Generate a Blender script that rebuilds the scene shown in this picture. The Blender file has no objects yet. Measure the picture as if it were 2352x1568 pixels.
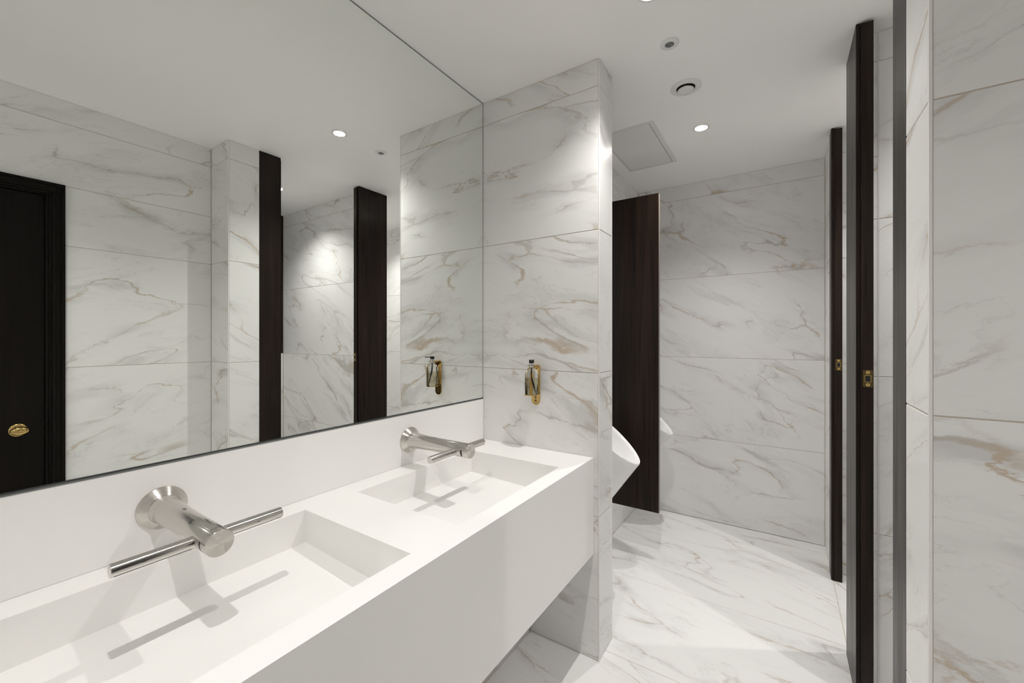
import bpy, bmesh, math, random
from mathutils import Vector, Matrix

sc = bpy.context.scene
random.seed(7)

# ------------------------------------------------------------------ camera
FPX, V0, YAW, XC, HC = 939.5, 775.04, 0.5827, 1.2384, 1.3485
cam_d = bpy.data.cameras.new('camera')
cam_d.sensor_width = 36.0
cam_d.lens = FPX / 2352.0 * 36.0
cam_d.shift_y = -(784.0 - V0) / 2352.0
cam_d.clip_start = 0.02
cam = bpy.data.objects.new('camera', cam_d)
cam.location = (XC, 0.0, HC)
cam.rotation_euler = (math.pi / 2, 0, YAW)
sc.collection.objects.link(cam)
sc.camera = cam

# ------------------------------------------------------------------ world, exposure
w = bpy.data.worlds.new('world')
sc.world = w
w.use_nodes = True
w.node_tree.nodes['Background'].inputs[0].default_value = (0.9, 0.95, 1.0, 1)
w.node_tree.nodes['Background'].inputs[1].default_value = 0.02
sc.view_settings.view_transform = 'Standard'
sc.view_settings.look = 'None'
sc.view_settings.gamma = 1.0
sc.view_settings.use_curve_mapping = False
sc.view_settings.exposure = 0.18
cy = sc.cycles
cy.use_denoising = True
try:
    cy.denoiser = 'OPENIMAGEDENOISE'
    cy.denoising_input_passes = 'RGB_ALBEDO_NORMAL'
except Exception:
    pass
cy.use_adaptive_sampling = True
cy.adaptive_threshold = 0.08
cy.adaptive_min_samples = 16
cy.max_bounces = 32
cy.diffuse_bounces = 28
cy.glossy_bounces = 8
cy.transmission_bounces = 8
cy.transparent_max_bounces = 8
cy.blur_glossy = 0.6
cy.sample_clamp_indirect = 6.0
cy.caustics_reflective = True
cy.caustics_refractive = False

ZC = 2.5123                       # ceiling height
LAMP_W = 41.5                     # power of one downlight
CORRIDOR_LAMPS = [(0.866, -1.15), (0.866, 0.08), (0.866, 1.405), (0.866, 2.472)]  # first one is out of view, added to lift the near end
CUBICLE_LAMPS = [(2.045, 1.665), (2.045, 2.57)]

# ------------------------------------------------------------------ key dimensions (metres)
XN, YN, YN2 = 0.6046, 1.6208, 1.7772      # nib wall beside the basins
XU = 0.2716                                # urinal wall
YB = 3.3209                                # far wall
XR = 1.4727                                # line of the cubicle fronts
YP = 1.0877                                # pillar face
XW = 1.7034                                # right wall
XCB = 2.75                                 # back of the cubicles
YNEAR = -1.75
ZM = 1.0451                                # lower edge of mirror
ZT, ZB = 0.846, 0.441                      # counter top and bottom of apron
Z = Vector((0, 0, 1))

# ------------------------------------------------------------------ helpers
def link(o, parent=None):
    sc.collection.objects.link(o)
    if parent is not None:
        o.parent = parent
        o.matrix_parent_inverse = Matrix.Identity(4)
    return o

def tag(o, label=None, cat=None, group=None, kind=None):
    if label: o['label'] = label
    if cat: o['category'] = cat
    if group: o['group'] = group
    if kind: o['kind'] = kind
    return o

def empty(name, loc, label, cat, group=None):
    o = bpy.data.objects.new(name, None)
    o.empty_display_size = 0.05
    o.location = loc
    link(o)
    return tag(o, label, cat, group)

def mesh_obj(name, verts, faces, mat, parent=None, uvs=None, smooth=False):
    me = bpy.data.meshes.new(name)
    me.from_pydata([tuple(v) for v in verts], [], faces)
    if uvs is not None:
        ul = me.uv_layers.new(name='UVMap')
        for li, l in enumerate(me.loops):
            ul.data[li].uv = uvs[l.vertex_index]
    me.materials.append(mat)
    if smooth:
        for p in me.polygons: p.use_smooth = True
    me.update()
    o = bpy.data.objects.new(name, me)
    return link(o, parent)

class MB:
    """collects shapes for ONE mesh"""
    def __init__(s): s.v, s.f = [], []
    def add(s, v, f):
        n = len(s.v); s.v += [Vector(x) for x in v]; s.f += [[i + n for i in q] for q in f]; return s
    def box(s, x0, x1, y0, y1, z0, z1):
        v = [(x0,y0,z0),(x1,y0,z0),(x1,y1,z0),(x0,y1,z0),(x0,y0,z1),(x1,y0,z1),(x1,y1,z1),(x0,y1,z1)]
        return s.add(v, [[0,3,2,1],[4,5,6,7],[0,1,5,4],[1,2,6,5],[2,3,7,6],[3,0,4,7]])
    def lathe(s, prof, n=32, M=None, cap0=True, cap1=True):
        """prof = [(radius, height)] about the local z axis"""
        M = M or Matrix.Identity(4); v = []; f = []
        for r, h in prof:
            for k in range(n):
                a = 2 * math.pi * k / n
                v.append(M @ Vector((r * math.cos(a), r * math.sin(a), h)))
        for i in range(len(prof) - 1):
            for k in range(n):
                k2 = (k + 1) % n
                f.append([i*n+k, i*n+k2, (i+1)*n+k2, (i+1)*n+k])
        if cap0: f.append([k for k in range(n)][::-1])
        if cap1: f.append([(len(prof)-1)*n + k for k in range(n)])
        return s.add(v, f)
    def tube(s, pts, r, n=10):
        rings = []
        for i, p in enumerate(pts):
            p = Vector(p)
            a = Vector(pts[max(i-1,0)]); b = Vector(pts[min(i+1,len(pts)-1)])
            t = (b - a).normalized()
            e = t.orthogonal().normalized(); g = t.cross(e)
            rings.append([p + (e*math.cos(2*math.pi*k/n) + g*math.sin(2*math.pi*k/n))*r for k in range(n)])
        v = [q for R in rings for q in R]; f = []
        for i in range(len(rings)-1):
            for k in range(n):
                f.append([i*n+k, i*n+(k+1)%n, (i+1)*n+(k+1)%n, (i+1)*n+k])
        f.append(list(range(n))[::-1]); f.append([(len(rings)-1)*n+k for k in range(n)])
        return s.add(v, f)
    def build(s, name, mat, parent=None, smooth=False, bevel=0.0, seg=2, fix=True, angle=40):
        o = mesh_obj(name, s.v, s.f, mat, parent)
        if fix:
            bm = bmesh.new(); bm.from_mesh(o.data)
            bmesh.ops.recalc_face_normals(bm, faces=bm.faces); bm.to_mesh(o.data); bm.free()
        if smooth:
            for p in o.data.polygons: p.use_smooth = True
            o.data.set_sharp_from_angle(angle=math.radians(angle))
        if bevel:
            m = o.modifiers.new('bevel', 'BEVEL'); m.width = bevel; m.segments = seg
            m.limit_method = 'ANGLE'; m.angle_limit = math.radians(40)
        return o

# ------------------------------------------------------------------ materials
class NT:
    def __init__(s, name):
        s.m = bpy.data.materials.new(name); s.m.use_nodes = True
        s.t = s.m.node_tree; s.t.nodes.clear()
        s.out = s.t.nodes.new('ShaderNodeOutputMaterial')
        s.b = s.t.nodes.new('ShaderNodeBsdfPrincipled')
        s.t.links.new(s.b.outputs[0], s.out.inputs[0])
    def n(s, typ, **kw):
        nd = s.t.nodes.new(typ)
        for k, v in kw.items():
            if k.startswith('i_'):
                nd.inputs[k[2:].replace('_', ' ')].default_value = v
            else: setattr(nd, k, v)
        return nd
    def l(s, a, b): s.t.links.new(a, b)
    def setp(s, **kw):
        for k, v in kw.items(): s.b.inputs[k.replace('_', ' ')].default_value = v
    def math(s, op, a, b=None, c=None, clamp=False):
        nd = s.n('ShaderNodeMath', operation=op, use_clamp=clamp)
        for i, x in enumerate((a, b, c)):
            if x is None: continue
            if hasattr(x, 'links'): s.l(x, nd.inputs[i])
            else: nd.inputs[i].default_value = x
        return nd.outputs[0]
    def vmath(s, op, a, b=None, scale=None):
        nd = s.n('ShaderNodeVectorMath', operation=op)
        for i, x in enumerate((a, b)):
            if x is None: continue
            if hasattr(x, 'links'): s.l(x, nd.inputs[i])
            else: nd.inputs[i].default_value = x
        if scale is not None:
            if hasattr(scale, 'links'): s.l(scale, nd.inputs['Scale'])
            else: nd.inputs['Scale'].default_value = scale
        return nd.outputs[0]
    def noise(s, vec, scale, detail=4, rough=.55, dist=0.0):
        nd = s.n('ShaderNodeTexNoise', noise_dimensions=getattr(s, 'dim', '3D')); s.l(vec, nd.inputs['Vector'])
        nd.inputs['Scale'].default_value = scale; nd.inputs['Detail'].default_value = detail
        nd.inputs['Roughness'].default_value = rough; nd.inputs['Distortion'].default_value = dist
        return nd
    def rng(s, x, a, b, c=0.0, d=1.0, smooth=True):
        nd = s.n('ShaderNodeMapRange'); nd.interpolation_type = 'SMOOTHSTEP' if smooth else 'LINEAR'
        s.l(x, nd.inputs[0])
        for i, q in enumerate((a, b, c, d)):
            if hasattr(q, 'links'): s.l(q, nd.inputs[i + 1])
            else: nd.inputs[i + 1].default_value = q
        return nd.outputs[0]
    def mix(s, fac, a, b):
        nd = s.n('ShaderNodeMix', data_type='RGBA')
        for i, x in ((0, fac), (6, a), (7, b)):
            if hasattr(x, 'links'): s.l(x, nd.inputs[i])
            elif i == 0: nd.inputs[0].default_value = x
            else: nd.inputs[i].default_value = (*x, 1)
        return nd.outputs[2]

def plain(name, col, rough=.5, metal=0.0, spec=.5, **kw):
    t = NT(name); t.setp(Base_Color=(*col, 1), Roughness=rough, Metallic=metal)
    t.b.inputs['Specular IOR Level'].default_value = spec
    t.setp(**kw)
    return t.m

def paint(name, col, rough, var=.03, scale=3.0, bump=0.0, spec=.5):
    """a plain surface with faint unevenness"""
    t = NT(name)
    co = t.n('ShaderNodeTexCoord').outputs['Object']
    n = t.noise(co, scale, 5)
    c = t.mix(t.rng(n.outputs[0], .3, .7), [x * (1 - var) for x in col], col)
    t.l(c, t.b.inputs['Base Color'])
    t.setp(Roughness=rough); t.b.inputs['Specular IOR Level'].default_value = spec
    if bump:
        b = t.n('ShaderNodeBump'); b.inputs['Strength'].default_value = bump; b.inputs['Distance'].default_value = .001
        t.l(t.noise(co, 180, 3).outputs[0], b.inputs['Height']); t.l(b.outputs[0], t.b.inputs['Normal'])
    return t.m

def marble(name, rough=.26, base=(.815, .813, .805), strength=1.0):
    """white stone with soft grey clouds and drifting grey and ochre veins, in tile UVs (metres)"""
    t = NT(name); t.dim = '2D'
    uv = t.n('ShaderNodeUVMap').outputs[0]
    mp = t.n('ShaderNodeMapping'); t.l(uv, mp.inputs[0])
    mp.inputs['Scale'].default_value = (.85, 2.5, 1.0)
    p = mp.outputs[0]
    # domain warps
    w1 = t.vmath('SUBTRACT', t.noise(p, 1.25, 2, .5).outputs['Color'], (.5, .5, .5))
    w2 = t.vmath('SUBTRACT', t.noise(p, 5.5, 7, .66).outputs['Color'], (.5, .5, .5))
    q = t.vmath('ADD', p, t.vmath('SCALE', w1, scale=.62))
    q = t.vmath('ADD', q, t.vmath('SCALE', w2, scale=.17))
    # soft grey clouds
    cl = t.noise(t.vmath('ADD', q, (3.1, 7.7, 0)), 2.0, 5, .6)
    cloud = t.rng(cl.outputs[0], .50, .76)
    # masks that let the veins come and go
    mk = t.noise(p, 2.0, 2); sep = t.n('ShaderNodeSeparateColor'); t.l(mk.outputs['Color'], sep.inputs[0])
    vmask = t.rng(sep.outputs[0], .42, .66); bmask = t.rng(sep.outputs[1], .34, .58); gmask = t.rng(sep.outputs[2], .47, .64)
    wn = t.noise(q, 4.5, 3); sp2 = t.n('ShaderNodeSeparateColor'); t.l(wn.outputs['Color'], sp2.inputs[0])
    # network of veins round white cells
    vo = t.n('ShaderNodeTexVoronoi', feature='DISTANCE_TO_EDGE', voronoi_dimensions='2D'); t.l(q, vo.inputs['Vector']); vo.inputs['Scale'].default_value = 1.5
    wid = t.rng(sp2.outputs[0], .3, .7, .006, .040, smooth=False)
    line_a = t.math('SUBTRACT', 1.0, t.rng(vo.outputs['Distance'], 0.0, wid))
    halo_a = t.math('SUBTRACT', 1.0, t.rng(vo.outputs['Distance'], 0.0, .20))
    # long drifting veins
    rn = t.noise(t.vmath('ADD', q, (11.3, 2.9, 0)), 1.15, 1, .5)
    rid = t.math('ABSOLUTE', t.math('SUBTRACT', rn.outputs[0], .5))
    wid2 = t.rng(sp2.outputs[1], .3, .7, .0025, .014, smooth=False)
    line_b = t.math('SUBTRACT', 1.0, t.rng(rid, 0.0, wid2))
    halo_b = t.math('SUBTRACT', 1.0, t.rng(rid, 0.0, .065))
    side = t.rng(sp2.outputs[2], .40, .66)
    S = strength
    grey = t.math('ADD', t.math('MULTIPLY', cloud, .40 * S),
                  t.math('MULTIPLY', side, t.math('ADD', t.math('MULTIPLY', halo_a, t.math('MULTIPLY', vmask, .75 * S)), t.math('MULTIPLY', halo_b, t.math('MULTIPLY', bmask, .75 * S)))), clamp=True)
    c = t.mix(grey, base, (.645, .643, .636))
    hr = t.math('ABSOLUTE', t.math('SUBTRACT', sp2.outputs[2], .5))
    hair = t.math('MULTIPLY', t.math('SUBTRACT', 1.0, t.rng(hr, 0.0, .016)), t.math('MULTIPLY', t.rng(cl.outputs[0], .44, .62), .34 * S))
    c = t.mix(hair, c, (.50, .485, .465))
    va = t.math('MULTIPLY', line_a, t.math('MULTIPLY', vmask, .58 * S))
    vb = t.math('MULTIPLY', line_b, t.math('MULTIPLY', bmask, .74 * S))
    c = t.mix(va, c, (.50, .47, .43))
    c = t.mix(vb, c, (.47, .44, .395))
    gold = t.math('MULTIPLY', gmask, t.math('MAXIMUM', va, vb))
    c = t.mix(t.math('MULTIPLY', gold, .8), c, (.58, .44, .29))
    t.l(c, t.b.inputs['Base Color'])
    t.setp(Roughness=rough)
    return t.m

def wood(name, c0=(.008, .0052, .004), c1=(.026, .016, .0115), rough=.33, spec=.2):
    t = NT(name)
    co = t.n('ShaderNodeTexCoord').outputs['Object']
    rnd = t.n('ShaderNodeObjectInfo').outputs['Random']
    comb = t.n('ShaderNodeCombineXYZ')
    for i in range(3): t.l(t.math('MULTIPLY', rnd, 11.0 + 3 * i), comb.inputs[i])
    p = t.vmath('ADD', co, comb.outputs[0])
    mp = t.n('ShaderNodeMapping'); t.l(p, mp.inputs[0]); mp.inputs['Scale'].default_value = (120, 120, 2.2)
    mp2 = t.n('ShaderNodeMapping'); t.l(p, mp2.inputs[0]); mp2.inputs['Scale'].default_value = (14, 14, .7)
    a = t.noise(mp.outputs[0], 1.0, 5, .6); b = t.noise(mp2.outputs[0], 1.0, 4, .6, .6)
    f = t.math('ADD', t.math('MULTIPLY', a.outputs[0], .6), t.math('MULTIPLY', b.outputs[0], .5))
    tint = t.rng(rnd, 0, 1, .85, 1.15, smooth=False)
    c = t.mix(t.rng(f, .38, .75), c0, c1)
    cc = t.vmath('SCALE', c, scale=tint)
    t.l(cc, t.b.inputs['Base Color'])
    t.b.inputs['Specular IOR Level'].default_value = spec
    t.l(t.rng(a.outputs[0], .3, .7, rough - .06, rough + .08), t.b.inputs['Roughness'])
    bp = t.n('ShaderNodeBump'); bp.inputs['Strength'].default_value = .15; bp.inputs['Distance'].default_value = .0006
    t.l(a.outputs[0], bp.inputs['Height']); t.l(bp.outputs[0], t.b.inputs['Normal'])
    return t.m

def steel(name, axis, rough=.2, aniso=.5, col=(.64, .615, .585)):
    t = NT(name)
    co = t.n('ShaderNodeTexCoord').outputs['Object']
    mp = t.n('ShaderNodeMapping'); t.l(co, mp.inputs[0])
    mp.inputs['Scale'].default_value = {'X': (900, 30, 30), 'Y': (30, 900, 30), 'Z': (30, 30, 900)}[axis]
    n = t.noise(mp.outputs[0], 1.0, 3)
    t.l(t.mix(n.outputs[0], [x * .93 for x in col], col), t.b.inputs['Base Color'])
    t.setp(Metallic=1.0, Anisotropic=aniso); t.b.inputs['Anisotropic Rotation'].default_value = .25
    t.l(t.rng(n.outputs[0], .3, .7, rough - .03, rough + .05), t.b.inputs['Roughness'])
    tg = t.n('ShaderNodeTangent', direction_type='RADIAL', axis=axis); t.l(tg.outputs[0], t.b.inputs['Tangent'])
    return t.m

def emit(name, col, s):
    t = NT(name); t.setp(Base_Color=(.8, .8, .8, 1)); t.b.inputs['Emission Color'].default_value = (*col, 1)
    t.b.inputs['Emission Strength'].default_value = s
    t.m.cycles.emission_sampling = 'NONE'
    return t.m

M_WALL = marble('wall_marble_tile', rough=.26)
M_FLOOR = marble('floor_marble_tile', rough=.26, base=(.835, .831, .823), strength=.85)
M_GROUT = paint('grout', (.56, .50, .43), .8)
M_PLASTER = paint('ceiling_paint', (.96, .955, .945), .55, .01, 2.0, .0)
M_TRIM = paint('white_corner_trim', (.82, .81, .79), .3)
M_CORIAN = paint('white_solid_surface', (.925, .917, .905), .32, .01, 4.0)
M_WOOD = wood('dark_wenge_veneer')
M_WOOD2 = wood('dark_wenge_veneer_brown', (.010, .0062, .0046), (.034, .020, .0135))
M_DOOR = wood('black_stained_wood', (.006, .005, .004), (.009, .007, .0055), .33, .1)
M_EDGE = paint('veneer_edge_band', (.20, .165, .14), .4)
M_MIRROR = plain('silvered_mirror', (.93, .95, .925), .0, 1.0)
M_MEDGE = plain('mirror_edge', (.045, .05, .05), .35)
M_CHANNEL = plain('mirror_channel', (.22, .23, .23), .35, .6)
M_STEELX = steel('brushed_steel_tube', 'X', .14, .8)
M_STEELY = steel('brushed_steel_wing', 'Y', .2, .75)
M_STEELC = steel('brushed_steel_cap', 'X', .27, .85, (.68, .65, .61))
M_BLACK = plain('black_plastic', (.012, .011, .011), .3)
M_MARK = plain('etched_mark', (.10, .09, .08), .5)
M_BRASS = paint('polished_brass', (.62, .43, .17), .16); M_BRASS.node_tree.nodes['Principled BSDF'].inputs['Metallic'].default_value = 1.0
M_DARKBRASS = paint('dark_brass', (.15, .11, .045), .36); M_DARKBRASS.node_tree.nodes['Principled BSDF'].inputs['Metallic'].default_value = 1.0  # strike plate's dark reflection is put into this brass colour
M_CHROME = plain('chrome', (.75, .75, .76), .08, 1.0)
M_CERAMIC = paint('white_ceramic', (.86, .855, .86), .12, .008, 3.0)
M_WHITE = paint('white_plastic', (.80, .79, .78), .4)
M_GREYLENS = plain('grey_lens', (.16, .17, .17), .3)
M_LED = emit('lamp_lens', (1, .97, .93), 40.0)
M_GLASS = plain('bottle_glass', (.96, .96, .94), .02, 0.0, .5, Transmission_Weight=1.0, IOR=1.25)
M_SOAP = plain('pale_yellow_soap', (.90, .84, .64), .05, 0.0, .5, Transmission_Weight=.9, IOR=1.05)
M_TUBE = plain('dip_tube_plastic', (.78, .76, .68), .4)
M_PRINT = plain('printed_ink', (.10, .09, .085), .6)
M_DARK = plain('dark_void', (.006, .006, .006), .9)

# ------------------------------------------------------------------ tiled walls
GAP = .0028
REC = .0016
TH = .008
def tile(parent, P, ud, vd, nd, w, h, mat, uvo):
    """one tile; P = lower left corner on the finished face, nd = outward normal"""
    P, ud, vd, nd = map(Vector, (P, ud, vd, nd))
    c = .0011
    a = [P, P + ud*w, P + ud*w + vd*h, P + vd*h]
    ins = [P + ud*c + vd*c, P + ud*(w-c) + vd*c, P + ud*(w-c) + vd*(h-c), P + ud*c + vd*(h-c)]
    back = [x - nd*TH for x in a]
    mid = [x - nd*c for x in a]
    v = back + mid + ins
    f = [[8,9,10,11]]
    for k in range(4):
        k2 = (k+1) % 4
        f.append([k, k2, 4+k2, 4+k]); f.append([4+k, 4+k2, 8+k2, 8+k])
    if ud.cross(vd).dot(nd) < 0: f = [q[::-1] for q in f]
    uv = []
    ca, sa = math.cos(uvo[2]), math.sin(uvo[2])
    for x in v:
        d = x - P; a_, b_ = d.dot(ud), d.dot(vd)
        uv.append((ca*a_ - sa*b_ + uvo[0], sa*a_ + ca*b_ + uvo[1]))
    org = Vector(P)
    o = mesh_obj('tile', [x - org for x in v], f, mat, parent, uv)
    o.location = org
    return o

def tile_field(parent, O, ud, vd, nd, ujo, vjo, mat, seed=0, vein=(.15, .6)):
    """O = origin; ujo / vjo = joint positions along ud / vd; vein = range of vein slopes"""
    O, ud, vd, nd = map(Vector, (O, ud, vd, nd))
    rr = random.Random(seed)
    for i in range(len(ujo) - 1):
        for j in range(len(vjo) - 1):
            u0, u1, v0, v1 = ujo[i], ujo[i+1], vjo[j], vjo[j+1]
            g = GAP / 2
            tile(parent, O + ud*(u0+g) + vd*(v0+g), ud, vd, nd, u1-u0-GAP, v1-v0-GAP, mat, (rr.uniform(0, 40), rr.uniform(0, 40), rr.uniform(*vein)))

def core(name, boxes, mat=None):
    m = MB()
    for b in boxes: m.box(*b)
    return tag(m.build(name, mat or M_GROUT), kind='structure')

ROWS = [0, .6, 1.2, 1.8, 2.4, ZC]
PX, NX, PY, NY = (1,0,0), (-1,0,0), (0,1,0), (0,-1,0)
r = REC + .0001

floor = core('floor', [(-.2, 3.0, YNEAR-.2, YB+.2, -.12, -r)])
FY = [YNEAR, -1.304, -.704, -.104, .496, 1.096, 1.696, 2.296, 2.896, YB]
tile_field(floor, (0,0,0), PX, PY, Z, [0, .2716, 1.478, 2.678, XCB], FY, M_FLOOR, seed=4)
ceiling = core('ceiling', [(-.2, 3.0, YNEAR-.2, YB+.2, ZC, ZC+.12)], M_PLASTER)
ceiling.data.materials[0] = M_PLASTER

wl = core('wall_left', [(-.2, -.012, YNEAR-.2, YN2, 0, ZC)], M_PLASTER)

nib = core('wall_nib', [(-.012, XN-r, YN+r, YN2-r, 0, ZC)])
tile_field(nib, (0, YN, 0), PX, Z, NY, [0, XN-.004], ROWS, M_WALL, seed=21, vein=(-.02, .5))
tile_field(nib, (XN, 0, 0), PY, Z, PX, [YN+.004, YN2-.004], ROWS, M_WALL, seed=12)
tile_field(nib, (0, YN2, 0), PX, Z, PY, [XU, XN-.004], ROWS, M_WALL, seed=13)

wlf = core('wall_left_far', [(-.012, XU-r, YN2-r, YB+.15, 0, ZC)])
tile_field(wlf, (XU, 0, 0), PY, Z, PX, [YN2+.002, 2.121, YB], ROWS, M_WALL, seed=14)

duct = core('wall_left_lower', [(-.012, XU-r, -.1, YN-.009, 0, .43)])
tile_field(duct, (XU, 0, 0), PY, Z, PX, [-.1, .421, YN-.01], [0, .43], M_WALL, seed=15)

wf = core('wall_far', [(XU, XR+.02, YB+r, YB+.15, 0, ZC)])
tile_field(wf, (0, YB, 0), PX, Z, NY, [XU, XR], ROWS, M_WALL, seed=32, vein=(.1, .55))

P3A, P3B = 2.878, 2.978
wrf = core('wall_right_far', [(XR+r, XCB+.15, P3B+.002+r, YB+.15, 0, ZC)])
tile_field(wrf, (XR, 0, 0), PY, Z, NX, [P3B+.002, YB], ROWS, M_WALL, seed=17)
tile_field(wrf, (0, P3B+.002, 0), PX, Z, NY, [1.5225, XCB], ROWS, M_WALL, seed=18)

pil = core('wall_pillar', [(XR+r, XCB+.15, YP+r, 1.260-r, 0, ZC)])
tile_field(pil, (0, YP, 0), PX, Z, NY, [XR+.005, XW], ROWS, M_WALL, seed=19, vein=(-.5, .1))
tile_field(pil, (XR, 0, 0), PY, Z, NX, [YP+.005, 1.260], ROWS, M_WALL, seed=20)
tile_field(pil, (0, 1.260, 0), PX, Z, PY, [1.53, XCB], ROWS, M_WALL, seed=28)

wp = core('wall_partition', [(1.517, XCB+.15, 2.066+r, 2.172-r, 0, ZC)])
tile_field(wp, (0, 2.066, 0), PX, Z, NY, [1.517, 1.545, 2.745], ROWS, M_WALL, seed=22, vein=(-.75, -.35))
tile_field(wp, (0, 2.172, 0), PX, Z, PY, [1.517, XCB], ROWS, M_WALL, seed=23)

wcb = core('wall_right_cubicles', [(XCB+r, XCB+.15, 1.20, 3.0, 0, ZC)])
tile_field(wcb, (XCB, 0, 0), PY, Z, NX, [2.172, 2.98], ROWS, M_WALL, seed=24)
tile_field(wcb, (XCB, 0, 0), PY, Z, NX, [1.260, 2.066], [0, .6, 1.2], M_WALL, seed=25)

DY0, DY1, DZ = -.40, .469, 2.093
wr = core('wall_right', [(XW+r, XW+.15, YNEAR-.2, DY0, 0, ZC), (XW+r, XW+.15, DY1, YP+.02, 0, ZC), (XW+r, XW+.15, DY0, DY1, DZ, ZC)])
tile_field(wr, (XW, 0, 0), PY, Z, NX, [DY1, YP], [0, .6, 1.2, 1.8, DZ], M_WALL, seed=26, vein=(-.5, -.1))
tile_field(wr, (XW, 0, 0), PY, Z, NX, [YNEAR, DY0], [0, .6, 1.2, 1.8, DZ], M_WALL, seed=27)
tile_field(wr, (XW, 0, 0), PY, Z, NX, [YNEAR, DY0, YP], [DZ, 2.4, ZC], M_WALL, seed=34, vein=(-.4, .1))

wn = core('wall_near', [(-.2, XW+.15, YNEAR-.15, YNEAR-r, 0, ZC), (-.012, XN-r, YNEAR-r, -.1-r, 0, ZC)])
tile_field(wn, (0, YNEAR, 0), PX, Z, PY, [XN, XW], ROWS, M_WALL, seed=29)
tile_field(wn, (0, -.1, 0), PX, Z, PY, [0, XN], ROWS, M_WALL, seed=30)
tile_field(wn, (XN, 0, 0), PY, Z, PX, [YNEAR, -.1], ROWS, M_WALL, seed=31)

# slim corner trims on the outside corners
def trim(n, x0, x1, y0, y1, z0=0, z1=ZC):
    tag(MB().box(x0, x1, y0, y1, z0, z1).build('trim_%d' % n, M_TRIM, bevel=.0015), kind='structure')
trim(1, XN-.0045, XN+.0004, YN-.0004, YN+.0045)
trim(2, XN-.0045, XN+.0004, YN2-.0045, YN2+.0004)
trim(3, XR-.0004, XR+.0055, YP-.0004, YP+.0055)
trim(4, 1.5435, 1.5465, 2.0652, 2.066)
trim(5, -.0005, .0025, YN-.0032, YN-.0002, ZT+.001, ZC)          # pale silicone line in the mirror corner

# ------------------------------------------------------------------ mirror and splashback
mir = empty('wall_mirror', (0, -.1, ZM), 'large frameless wall mirror above the basin counter reaching the ceiling', 'mirror')
MB().box(-.006, -.0012, 0, YN+.1-.004, 0, ZC-ZM-.0035).build('mirror_edge', M_MEDGE, mir)
mesh_obj('mirror_face', [(0, .0015, .0075), (0, YN+.1-.0058, .0075), (0, YN+.1-.0058, ZC-ZM-.006), (0, .0015, ZC-ZM-.006)] +
         [(-.0011, .0015, .0075), (-.0011, YN+.1-.0058, .0075), (-.0011, YN+.1-.0058, ZC-ZM-.006), (-.0011, .0015, ZC-ZM-.006)],
         [[0,1,2,3],[7,6,5,4],[0,4,5,1],[1,5,6,2],[2,6,7,3],[3,7,4,0]], M_MIRROR, mir)
MB().box(-.006, .0012, 0, YN+.1-.004, 0, .0035).build('bottom_channel', M_CHANNEL, mir)
MB().box(-.006, .0006, 0, YN+.1-.004, .0038, .0070).build('bottom_gasket', M_MEDGE, mir)

sb = MB().box(-.0118, 0, -.0995, YN-.002, ZT, ZM-.0005).build('splashback', M_CORIAN)
tag(sb, 'plain white splashback strip between the mirror and the counter', 'splashback')

# ------------------------------------------------------------------ basin counter
XF = .581
B = [(.078, .518, .073, .665), (.085, .518, .835, 1.424)]     # basin openings x0,x1,y0,y1
vanity = empty('vanity_counter', (0, 0, 0), 'long white wall-hung counter with two rectangular recessed basins', 'vanity')
def counter_top():
    m = MB(); y0c, y1c = -.0985, YN-.0012
    ys = [y0c, B[0][2], B[0][3], B[1][2], B[1][3], y1c]
    T = .012
    def quadstrip(x0, x1, y0, y1): m.add([(x0,y0,ZT),(x1,y0,ZT),(x1,y1,ZT),(x0,y1,ZT)], [[0,1,2,3]])
    for k in range(5):
        if k in (1, 3):
            b = B[k // 2]
            quadstrip(0.0005, b[0], ys[k], ys[k+1]); quadstrip(b[1], XF, ys[k], ys[k+1])
            # lip of the opening
            v = [(b[0],b[2]),(b[1],b[2]),(b[1],b[3]),(b[0],b[3])]
            for i in range(4):
                p, q = v[i], v[(i+1) % 4]
                m.add([(*p, ZT), (*q, ZT), (*q, ZT-T), (*p, ZT-T)], [[0,1,2,3]])
        else:
            xs = sorted({0.0005, B[0][0], B[1][0], B[0][1], XF})
            quadstrip(0.0005, XF, ys[k], ys[k+1])
    # apron, returns and underside
    m.add([(XF,y0c,ZT),(XF,y1c,ZT),(XF,y1c,ZB),(XF,y0c,ZB)], [[0,1,2,3]])
    m.add([(XF,y0c,ZB),(XF,y1c,ZB),(XF-.02,y1c,ZB),(XF-.02,y0c,ZB)], [[0,1,2,3]])
    m.add([(XF-.02,y0c,ZB),(XF-.02,y1c,ZB),(XF-.02,y1c,ZB+.03),(XF-.02,y0c,ZB+.03)], [[0,1,2,3]])
    m.add([(XF-.02,y0c,ZB+.03),(XF-.02,y1c,ZB+.03),(0.0005,y1c,ZB+.03),(0.0005,y0c,ZB+.03)], [[0,1,2,3]])
    for y in (y0c, y1c):
        m.add([(0.0005,y,ZT),(XF,y,ZT),(XF,y,ZB+.03),(0.0005,y,ZB+.03)], [[0,1,2,3]])
    o = m.build('countertop', M_CORIAN, vanity, fix=False)
    bm = bmesh.new(); bm.from_mesh(o.data)
    bmesh.ops.remove_doubles(bm, verts=bm.verts, dist=1e-5)
    bmesh.ops.recalc_face_normals(bm, faces=bm.faces)
    bm.to_mesh(o.data); bm.free()
    md = o.modifiers.new('bevel', 'BEVEL'); md.width = .0022; md.segments = 2; md.limit_method = 'ANGLE'; md.angle_limit = math.radians(50)
counter_top()
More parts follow.
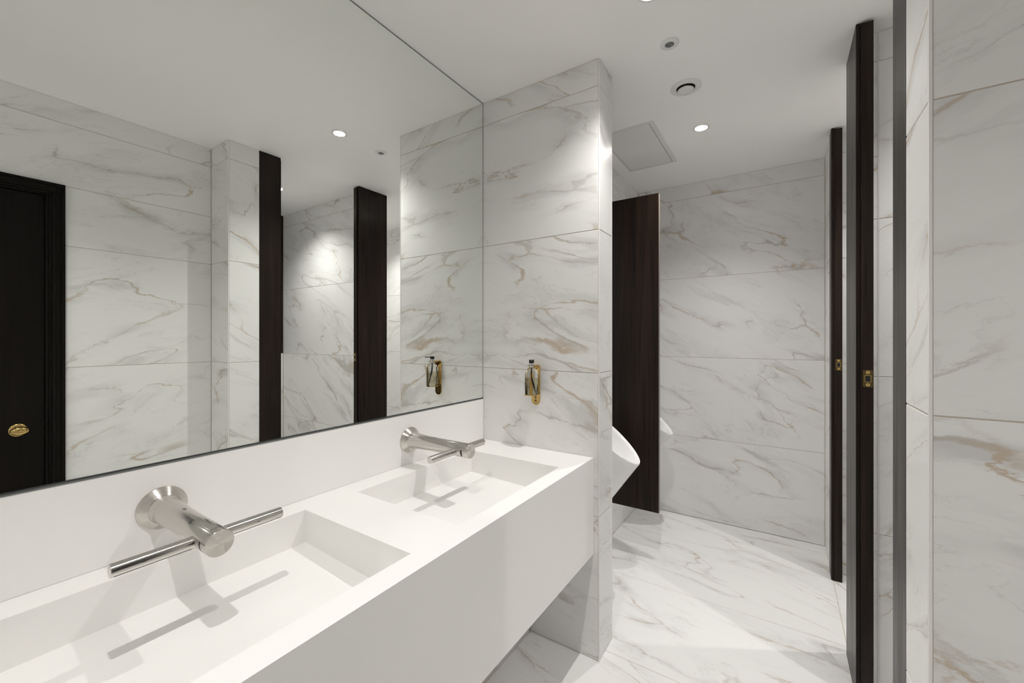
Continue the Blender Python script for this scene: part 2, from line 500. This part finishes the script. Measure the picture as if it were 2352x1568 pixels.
for b in B:
    zb, zf, zs = .752, .736, ZT - .0119
    m = MB(); x0, x1, y0, y1 = b; xs = x1 - .02
    m.add([(x0,y0,zs),(x0,y1,zs),(x0,y1,zb),(x0,y0,zb)], [[0,1,2,3]])
    m.add([(x1,y0,zs),(x1,y1,zs),(x1,y1,.70),(x1,y0,.70)], [[0,3,2,1]])
    for y in (y0, y1):
        m.add([(x0,y,zs),(x1,y,zs),(x1,y,.70),(xs,y,.70),(xs,y,zf),(x0,y,zb)], [[0,1,2,3,4,5]])
    m.add([(x0,y0,zb),(x0,y1,zb),(xs,y1,zf),(xs,y0,zf)], [[0,1,2,3]])
    m.add([(xs,y0,zf),(xs,y1,zf),(xs,y1,.70),(xs,y0,.70)], [[0,1,2,3]])
    bo = m.build('basin', M_CORIAN, vanity, fix=False)
    MB().box(xs, x1, y0, y1, .698, .7015).build('drain_slot', M_DARK, bo)

# ------------------------------------------------------------------ combined tap and hand dryer
RX = Matrix.Rotation(math.pi/2, 4, 'Y')       # local z -> world x
RYm = Matrix.Rotation(-math.pi/2, 4, 'X')     # local z -> world y
def make_tap(label):
    root = empty('tap', (0, 0, 0), label, 'tap', 'taps over the basins')
    MB().lathe([(.0495, 0), (.0495, .003), (.0485, .0045), (.034, .0195), (.0325, .0205)], 64, RX).build('wall_flange', M_STEELC, root, smooth=True, angle=12)
    prof = [(.0322, .017), (.0322, .0225), (.0312, .024), (.0298, .045), (.0283, .075), (.0268, .11), (.0262, .15), (.026, .20), (.026, .3105), (.0252, .3115)]
    MB().lathe(prof, 64, RX).build('spout', M_STEELX, root, smooth=True, angle=50)
    MB().lathe([(.0251, .3114), (.0247, .3120)], 64, RX).build('end_cap', M_STEELC, root, smooth=True, angle=20)
    for s in (-1, 1):
        M = Matrix.Translation((.254, 0, -.004)) @ (RYm if s > 0 else Matrix.Rotation(math.pi/2, 4, 'X'))
        wg = MB().lathe([(.0122, .018), (.0122, .1455), (.0116, .147)], 40, M).build('dryer_arm', M_STEELY, root, smooth=True, angle=50)
        # narrow air slot along the lower front of the arm
        a = math.radians(-44); v = []; f = []
        for k in range(3):
            aa = a + (k - 1) * .10
            for yy in (.030, .143):
                v.append((.254 + .01232*math.cos(aa), s*yy, -.004 + .01232*math.sin(aa)))
        f = [[0,1,3,2],[2,3,5,4]]
        v2 = [(x - .0006*math.cos(a), y, z - .0006*math.sin(a)) for x, y, z in v]
        f += [[6,8,9,7],[8,10,11,9],[0,6,7,1],[4,5,11,10],[0,2,8,6],[2,4,10,8],[1,7,9,3],[3,9,11,5]]
        MB().add(v + v2, f).build('air_slot', M_BLACK, wg)
        # small etched pictogram on the arm
        m = MB()
        def mark(y0, y1, t0, t1):
            P = lambda y, t: (.254 + .01226*math.cos(math.radians(t)), y, -.004 + .01226*math.sin(math.radians(t)))
            Q = lambda y, t: (.254 + .0118*math.cos(math.radians(t)), y, -.004 + .0118*math.sin(math.radians(t)))
            m.add([P(y0,t0),P(y1,t0),P(y1,t1),P(y0,t1),Q(y0,t0),Q(y1,t0),Q(y1,t1),Q(y0,t1)], [[0,1,2,3],[4,7,6,5],[0,4,5,1],[1,5,6,2],[2,6,7,3],[3,7,4,0]])
        yc = s * .098
        for dy in (-.0075, -.0045, -.0015):                      # lines of the hand
            mark(yc+dy-.0004, yc+dy+.0004, 2, 34)
        mark(yc-.0079, yc-.0011, 0, 5)
        for dy, t0, t1 in ((.0035, 8, 40), (.006, 2, 34), (.0085, 8, 40)):   # air jets
            mark(yc+dy-.0004, yc+dy+.0004, t0, t1)
        m.build('pictogram', M_MARK, wg)
    # black sensor windows on both sides beside the tip
    for s in (-1, 1):
        m = MB(); v = []; f = []
        K = 10
        for k in range(K + 1):
            a = math.radians(-42 + 58 * k / K) 
            hw = .0042 * math.sqrt(max(0.04, 1 - (2*k/K - 1)**4))
            for q, rr in ((-hw, .02612), (hw, .02612), (-hw, .0256), (hw, .0256)):
                v.append((.2875 + q, s * rr * math.cos(a), rr * math.sin(a)))
        for k in range(K):
            i, j = 4*k, 4*k + 4
            f += [[i, i+1, j+1, j], [i+2, j+2, j+3, i+3], [i, j, j+2, i+2], [i+1, i+3, j+3, j+1]]
        f += [[0,2,3,1], [4*K, 4*K+1, 4*K+3, 4*K+2]]
        m.add(v, f).build('sensor_window', M_BLACK, root)
    # seam line of the removable tip
    MB().lathe([(.02606, .2995), (.02606, .2998)], 48, RX, False, False).build('tip_seam', M_MARK, root)
    # lettering across the top near the tip
    cu = bpy.data.curves.new('lettering', 'FONT'); cu.body = 'dyson'; cu.size = .0085; cu.align_x = 'CENTER'; cu.align_y = 'CENTER'
    tmp = bpy.data.objects.new('lettering_tmp', cu); sc.collection.objects.link(tmp)
    dg = bpy.context.evaluated_depsgraph_get(); me = bpy.data.meshes.new_from_object(tmp.evaluated_get(dg))
    bm = bmesh.new(); bm.from_mesh(me)
    bmesh.ops.triangulate(bm, faces=bm.faces); bmesh.ops.subdivide_edges(bm, edges=bm.edges, cuts=1)
    for vv in bm.verts:
        a = math.radians(90) - vv.co.x / .026
        vv.co = Vector((.293 - vv.co.y, -.0262 * math.cos(a) * -1, .0262 * math.sin(a)))
    bm.to_mesh(me); bm.free(); bpy.data.objects.remove(tmp); me.materials.append(M_MARK)
    link(bpy.data.objects.new('lettering', me), root)
    # water-drop pictogram on top of the spout
    m = MB()
    def top(x0, x1, t0, t1):
        P = lambda x, t, rr: (x, rr*math.cos(math.radians(t)), rr*math.sin(math.radians(t)))
        m.add([P(x0,t0,.0268),P(x1,t0,.0268),P(x1,t1,.0268),P(x0,t1,.0268),P(x0,t0,.0255),P(x1,t0,.0255),P(x1,t1,.0255),P(x0,t1,.0255)],
              [[0,3,2,1],[4,5,6,7],[0,1,5,4],[1,2,6,5],[2,3,7,6],[3,0,4,7]])
    for k, (x, t) in enumerate(((.128, 86), (.128, 92), (.133, 83), (.133, 95), (.138, 86), (.138, 92), (.1335, 89))):
        top(x - .0012, x + .0012, t - 1.6, t + 1.6)
    m.build('pictogram', M_MARK, root)
    return root
tap = make_tap('nearest brushed steel tap with dryer arms over the front basin')
tap.location = (0.0005, .357, .9425)
tap2 = tap.copy(); sc.collection.objects.link(tap2)
tap2['label'] = 'farther brushed steel tap with dryer arms beside the soap dispenser wall'
for ch in list(tap.children):
    c = ch.copy(); sc.collection.objects.link(c); c.parent = tap2
    for g in list(ch.children):
        d = g.copy(); sc.collection.objects.link(d); d.parent = c
tap2.location = (0.0005, 1.138, .9425)

# ------------------------------------------------------------------ soap dispenser on its brass bracket
SX, SY, SZ = .305, 1.575, 1.095
br = empty('soap_bracket', (SX, YN, 1.042), 'polished brass wall bracket holding the soap bottle', 'bracket')
def rounded_plate(wd, z0, z1, y0, y1, n=12):
    o = []
    rr = wd / 2
    for k in range(n + 1):
        a = math.pi + math.pi * k / n; o.append((rr*math.cos(a), z0 + rr + rr*math.sin(a)))
    o += [(rr, z1 - .006), (rr - .006, z1), (-rr + .006, z1), (-rr, z1 - .006)]
    N = len(o)
    v = [(x, y0, z) for x, z in o] + [(x, y1, z) for x, z in o]
    f = [list(range(N)), list(range(N, 2*N))[::-1]] + [[k, (k+1) % N, N + (k+1) % N, N + k] for k in range(N)]
    return v, f
v, f = rounded_plate(.044, 0, .183, -.0045, -.0002)
MB().add([(x - .003, y, z) for x, y, z in v], f).build('back_plate', M_BRASS, br, bevel=.001)
def rsq(hw, n=32, p=4.0):
    o = []
    for k in range(n):
        a = 2*math.pi*k/n; c, s_ = math.cos(a), math.sin(a)
        rr = hw / (abs(c)**p + abs(s_)**p) ** (1/p); o.append((rr*c, rr*s_))
    return o
def loft(prof, cx, cyy, n=32):
    """prof = [(half width, z, squareness)]"""
    v = []; f = []
    for hw, z, p in prof:
        v += [(cx + x, cyy + y, z) for x, y in rsq(hw, n, p)]
    for i in range(len(prof) - 1):
        for k in range(n): f.append([i*n+k, i*n+(k+1) % n, (i+1)*n+(k+1) % n, (i+1)*n+k])
    f.append(list(range(n))[::-1]); f.append([(len(prof)-1)*n + k for k in range(n)])
    return v, f
oy = SY - YN
v, f = loft([(.0275, .049, 4), (.0275, .0505, 4), (.0275, .053, 4)], 0, oy)
MB().add(v, f).build('base_cup', M_BRASS, br)
MB().box(-.010, .006, oy+.024, -.004, .049, .0525).build('base_arm', M_BRASS, br)
MB().box(-.012, .016, oy+.010, -.004, .176, .183).build('neck_arm', M_BRASS, br, bevel=.001)
m = MB(); 
m.lathe([(.0125, .1805), (.0185, .1805), (.0185, .1835), (.0125, .1835), (.0125, .1805)], 32, Matrix.Translation((0, oy, 0)), False, False)
m.build('neck_ring', M_BRASS, br, smooth=True)
for z in (.020, .034):
    MB().lathe([(.0045, 0), (.0045, .0012), (.002, .0018)], 16, Matrix.Translation((-.003, -.0045, z)) @ Matrix.Rotation(math.pi/2, 4, 'X')).build('screw', M_DARKBRASS, br, smooth=True)

bt = empty('soap_bottle', (SX, SY, SZ), 'clear soap bottle of pale yellow liquid with black pump', 'bottle')
v, f = loft([(.024, .0005, 4), (.0256, .003, 4), (.0258, .083, 4), (.0252, .094, 3.5), (.0228, .105, 3), (.018, .1130, 2.4), (.0135, .1165, 2), (.0118, .118, 2), (.0118, .121, 2)], 0, 0)
MB().add(v, f).build('glass_body', M_GLASS, bt, smooth=True, angle=60)
v, f = loft([(.0225, .003, 4), (.0238, .006, 4), (.0240, .074, 4)], 0, 0)
MB().add(v, f).build('liquid', M_SOAP, bt, smooth=True)
MB().lathe([(.0105, .1215), (.0105, .1395), (.008, .1405)], 24).build('pump_collar', M_CHROME, bt, smooth=True)
MB().lathe([(.0115, .1408), (.0115, .1535), (.0108, .1545)], 24).build('pump_head', M_BLACK, bt, smooth=True)
nz = MB().box(-.0035, .0035, -.040, 0, .149, .1535).build('nozzle', M_BLACK, bt, bevel=.001); nz.rotation_euler = (0, 0, .5)
pts = [(0.0, 0, .118)] + [(.019 * (k/12)**2.2, 0, .112 - .105*k/12) for k in range(13)]
MB().tube(pts, .0022).build('dip_tube', M_TUBE, bt, smooth=True)
lab = MB()                      # the small print on the face towards the room and on the side
for z, hw in ((.060, .005), (.050, .017), (.0445, .012), (.036, .015), (.031, .013), (.022, .009)):
    h = .0022 if z < .055 else .005
    lab.box(-.75*hw - .005, .75*hw - .005, -.0263, -.0260, z, z + h)
lab.build('front_print', M_PRINT, bt)
lab = MB()
for k in range(6):
    lab.box(-.0263, -.0260, -.016 + .005*k, -.0142 + .005*k, .022, .055 - .004*(k % 3))
lab.build('side_print', M_PRINT, bt)

# ------------------------------------------------------------------ urinals and screen between them
def make_urinal(label):
    root = empty('urinal', (0, 0, 0), label, 'urinal', 'urinals on the far left wall')
    N = 48
    top = Vector((.030, 0, .265)); tip = Vector((.342, 0, .020))   # relative to wall, z relative to .66
    cen = (top + tip) / 2; axl = (tip - top).length / 2; ax = (tip - top).normalized()
    def rim(scale_l, scale_w, off=Vector((0,0,0)), hw=.135):
        R = []
        for k in range(N):
            a = 2*math.pi*k/N
            c, s_ = math.cos(a), math.sin(a)
            wdt = hw * (1 - .10 * c)                              # slightly fuller towards the top
            R.append(cen + off + ax*(axl*scale_l*c) + Vector((0, 1, 0))*(wdt*scale_w*s_))
        return R
    nrm = Vector((-ax.z, 0, ax.x)); nrm = nrm if nrm.x > 0 else -nrm   # out of the bowl
    bot = Vector((.055, 0, -.315))
    rings = []
    # outer body: from the bottom up to the rim
    outer = rim(1, 1)
    for t in (0.0, .04, .12, .25, .4, .55, .7, .85, .96):
        R = []
        for k, p in enumerate(outer):
            a = 2*math.pi*k/N
            b = bot + Vector((.050*math.cos(a), .065*math.sin(a), 0)) 
            q = b.lerp(p, t)
            # belly in plan: keep the back against the wall
            bul = math.sin(math.pi * t) 
            q.y *= 1 + .10*bul
            q.x = max(q.x, .004)
            R.append(q)
        rings.append(R)
    rings.append([Vector((max(p.x, .004), p.y, p.z)) for p in outer])
    rings.append([Vector((max(p.x, .004), p.y, p.z)) for p in rim(.985, .985, nrm*.006)])
    rings.append([Vector((max(p.x, .004), p.y, p.z)) for p in rim(.925, .90, nrm*.004)])
    rings.append([Vector((max(p.x, .006), p.y, p.z)) for p in rim(.90, .87, nrm*-.010)])
    for d, sl in ((.06, .80), (.12, .64), (.17, .44), (.195, .2)):
        rings.append([Vector((max(p.x, .010), p.y, p.z)) for p in rim(sl, sl, nrm*-d + Vector((.02*(d/.195), 0, -.02*d/.195)))])
    v = [q for R in rings for q in R]; f = []
    for i in range(len(rings)-1):
        for k in range(N): f.append([i*N+k, i*N+(k+1) % N, (i+1)*N+(k+1) % N, (i+1)*N+k])
    f.append(list(range(N))[::-1]); f.append([(len(rings)-1)*N + k for k in range(N)])
    MB().add(v, f).build('bowl', M_CERAMIC, root, smooth=True, angle=70)
    # back flange that meets the wall
    w2 = []
    for k in range(N):
        a = 2*math.pi*k/N; w2.append((.118*math.cos(a) if abs(math.cos(a)) < 2 else 0, .02 + .36*math.sin(a)))
    v = [(0.0005, y, z) for y, z in w2] + [(.012, y*.97, z*.985) for y, z in w2]
    f = [list(range(N)), list(range(N, 2*N))[::-1]] + [[k, (k+1) % N, N+(k+1) % N, N+k] for k in range(N)]
    MB().add(v, f).build('back_flange', M_CERAMIC, root, smooth=True)
    MB().lathe([(.020, 0), (.020, .003), (.012, .004)], 24, Matrix.Translation((.14, 0, -.055))).build('drain_grate', M_CHROME, root, smooth=True)
    return root
u1 = make_urinal('white ceramic urinal in front of the dark screen, behind the marble corner')
u1.location = (XU + .0003, 2.16, .66)
u2 = u1.copy(); sc.collection.objects.link(u2)
u2['label'] = 'white ceramic urinal behind the dark screen, beside the far marble wall'
for ch in list(u1.children):
    c = ch.copy(); sc.collection.objects.link(c); c.parent = u2
u2.location = (XU + .0003, 2.94, .66)

scr = empty('urinal_screen', (XU, 2.55, .292), 'dark wood privacy screen standing out from the wall between the urinals', 'screen')
MB().box(.0003, .2132, -.012, .012, 0, 1.926).build('veneer_board', M_WOOD, scr)
MB().box(.2134, .3495, -.012, .012, 0, 1.926).build('veneer_board', M_WOOD2, scr)
MB().box(.3496, .3512, -.0122, .0122, 0, 1.926).build('edge_band', M_EDGE, scr)

# ------------------------------------------------------------------ cubicle pilasters
XPF = 1.469
def pilaster(label, ya, yb, ca, cb, strike=None, z0=0.0, xf=XPF):
    root = empty('cubicle_pilaster', (xf, ya, 0), label, 'pilaster', 'dark pilasters between the cubicles')
    MB().box(0, .0125, 0, yb-ya, z0, ZC-.0015).build('front_panel', M_WOOD, root, bevel=.0008)
    MB().box(.0127, .0485, ca-ya, cb-ya, z0, ZC-.010).build('jamb', M_WOOD, root, bevel=.0008)
    if strike:
        x0, x1, zc = .018, .0465, 1.1985
        pl = MB().box(x0, x1, ca-ya-.0012, ca-ya, zc-.0315, zc+.0315).build('strike_plate', M_DARKBRASS, root, bevel=.0005)
        pl['label'] = 'small brass strike plate'
        xm = (x0 + x1) / 2
        MB().box(xm-.0095, xm+.0095, ca-ya-.0022, ca-ya-.0012, zc-.0125, zc+.0125).build('latch_collar', M_BRASS, pl, bevel=.0004)
        MB().box(xm-.0075, xm+.0075, ca-ya-.0026, ca-ya-.0020, zc-.0105, zc+.0105).build('latch_hole', M_DARK, pl)
        for dz in (-.0225, .0225):
            MB().lathe([(.0062, 0), (.0062, .0008), (.0035, .0018), (.0014, .0018)], 20, Matrix.Translation((xm, ca-ya-.0012, zc+dz)) @ Matrix.Rotation(math.pi/2, 4, 'X')).build('screw', M_BRASS, pl, smooth=True)
    return root
pilaster('dark wood pilaster edging the nearest marble pillar', 1.2605, 1.389, 1.2605, 1.398, xf=XR-.0002)
pilaster('wide dark wood pilaster with brass strike plate between the cubicle openings', 1.972, 2.240, 1.962, 2.250, True)
pilaster('slim dark wood pilaster with brass strike plate next to the far wall', P3A, P3B, P3A-.003, P3B+.001, True, .003)

# dark lining and tiled ledge at the back of the near cubicle
bp_ = MB().box(XCB-.004, XCB+.0012, 1.263, 2.063, 1.202, ZC-.002).build('cubicle_back_panel', M_WOOD)
tag(bp_, 'dark wood panel at the back of the near cubicle, seen in the mirror', 'panel')

# ------------------------------------------------------------------ entrance door in the right wall
dr = bpy.data.objects.new('door_1', None); dr.location = (XW, DY0, 0); link(dr); tag(dr, kind='structure')
tag(dr, 'very dark wooden entrance door with stepped frame, seen in the mirror', 'door')
W = DY1 - DY0
steps = [(0.0, .0135, .018), (.0137, .031, .013), (.0312, .0425, .0165), (.0427, .053, .010), (.0532, .0635, .005)]
for a, b, d in steps:
    MB().box(-d, .10, W-b, W-a, 0, DZ-a).build('frame_moulding', M_DOOR, dr, bevel=.0012)
    MB().box(-d, .10, a, b, 0, DZ-a).build('frame_moulding', M_DOOR, dr, bevel=.0012)
    MB().box(-d, .10, b, W-b, DZ-b, DZ-a).build('frame_moulding', M_DOOR, dr, bevel=.0012)
leaf = MB().box(.004, .045, .067, W-.067, .004, DZ-.067).build('door_leaf', M_DOOR, dr, bevel=.001)
ky, kz = .322 - DY0, .921
KM = Matrix.Translation((.004, ky, kz)) @ Matrix.Rotation(-math.pi/2, 4, 'Y')
kn = MB().lathe([(.029, 0), (.029, .002), (.026, .005), (.014, .007)], 32, KM).build('knob_rose', M_BRASS, leaf, smooth=True)
KM2 = KM @ Matrix.Diagonal((.78, 1.12, 1, 1))
MB().lathe([(.0105, .006), (.0095, .020), (.012, .026), (.022, .031), (.026, .038), (.0245, .046), (.017, .052), (.006, .0545)], 32, KM2).build('door_knob', M_BRASS, leaf, smooth=True)

# ------------------------------------------------------------------ ceiling fittings
def disc(prof, x, y, name, mat, parent, n=48, c0=False, c1=True):
    return MB().lathe(prof, n).build(name, mat, parent, smooth=True, angle=35)
def downlight(x, y, label, group):
    root = empty('downlight', (x, y, ZC), label, 'downlight', group)
    MB().lathe([(.030, -.0005), (.0425, -.0005), (.0425, -.002), (.040, -.0035), (.033, -.0035), (.030, -.002), (.030, -.0005)], 48, None, False, False).build('bezel', M_WHITE, root, smooth=True)
    MB().lathe([(.0293, -.0008), (.0293, -.0036), (.020, -.0046)], 40).build('lens', M_LED, root)
    ld = bpy.data.lights.new('downlight_lamp', 'SPOT')
    ld.energy = LAMP_W; ld.spot_size = math.radians(125); ld.spot_blend = 1.0; ld.shadow_soft_size = .014
    ld.color = (1.0, .972, .94)
    lo = bpy.data.objects.new('lamp', ld); lo.location = (0, 0, -.012); link(lo, root)
    return root
downlight(*CORRIDOR_LAMPS[0], 'added unseen ceiling downlight behind the camera, brightening the near surfaces', 'ceiling downlights')  # extra fill lamp added behind the camera for counter, nib and ceiling
downlight(*CORRIDOR_LAMPS[1], 'recessed round ceiling downlight above the front basin, beside the entrance door', 'ceiling downlights')
downlight(*CORRIDOR_LAMPS[2], 'recessed round ceiling downlight above the far basin end, seen in the mirror', 'ceiling downlights')
downlight(*CORRIDOR_LAMPS[3], 'recessed round ceiling downlight beside the access panel near the far wall', 'ceiling downlights')
downlight(*CUBICLE_LAMPS[0], 'recessed round downlight inside the near cubicle', 'cubicle downlights')
downlight(*CUBICLE_LAMPS[1], 'recessed round downlight inside the far cubicle', 'cubicle downlights')

pr_ = empty('motion_sensor', (.868, 1.697, ZC), 'small round ceiling motion sensor with grey lens', 'sensor')
MB().lathe([(.017, -.0003), (.036, -.0003), (.036, -.002), (.033, -.0035), (.024, -.005), (.0185, -.005), (.017, -.004), (.017, -.0003)], 48, None, False, False).build('collar', M_WHITE, pr_, smooth=True, angle=25)
MB().lathe([(.0168, -.0005), (.0168, -.004), (.013, -.0062), (.006, -.0072)], 40).build('sensor_lens', M_GREYLENS, pr_, smooth=True)

vt = empty('extract_vent', (.866, 2.035, ZC), 'round white ceiling extract vent with a central disc valve', 'vent')
MB().lathe([(.040, -.0003), (.068, -.0003), (.068, -.0015), (.060, -.004), (.050, -.0075), (.044, -.0075), (.0405, -.004), (.040, -.0003)], 56, None, False, False).build('collar', M_WHITE, vt, smooth=True, angle=50)
MB().lathe([(.0398, -.0004), (.0398, -.0009)], 48).build('throat', M_DARK, vt)
MB().lathe([(.020, -.001), (.026, -.006), (.0345, -.011), (.0355, -.014), (.033, -.0165), (.015, -.018)], 48).build('valve_disc', M_WHITE, vt, smooth=True, angle=50)

ap = empty('access_panel', (.348, 2.247, ZC), 'square-edged white access hatch flush in the ceiling above the urinals', 'hatch')
AX, AY = .316, .608
m = MB()
m.box(AX-.026, AX, 0, AY, -.0022, -.0003); m.box(0, AX-.026, 0, .018, -.0022, -.0003)
m.box(0, .012, .018, AY, -.0022, -.0003); m.box(.012, AX-.026, AY-.012, AY, -.0022, -.0003)
m.build('frame', M_WHITE, ap)
MB().box(.014, AX-.0285, .0205, AY-.0145, -.0018, -.0004).build('hatch_leaf', M_WHITE, ap)
MB().box(.012, AX-.026, .018, AY-.012, -.0005, -.0002).build('gap', M_DARK, ap)
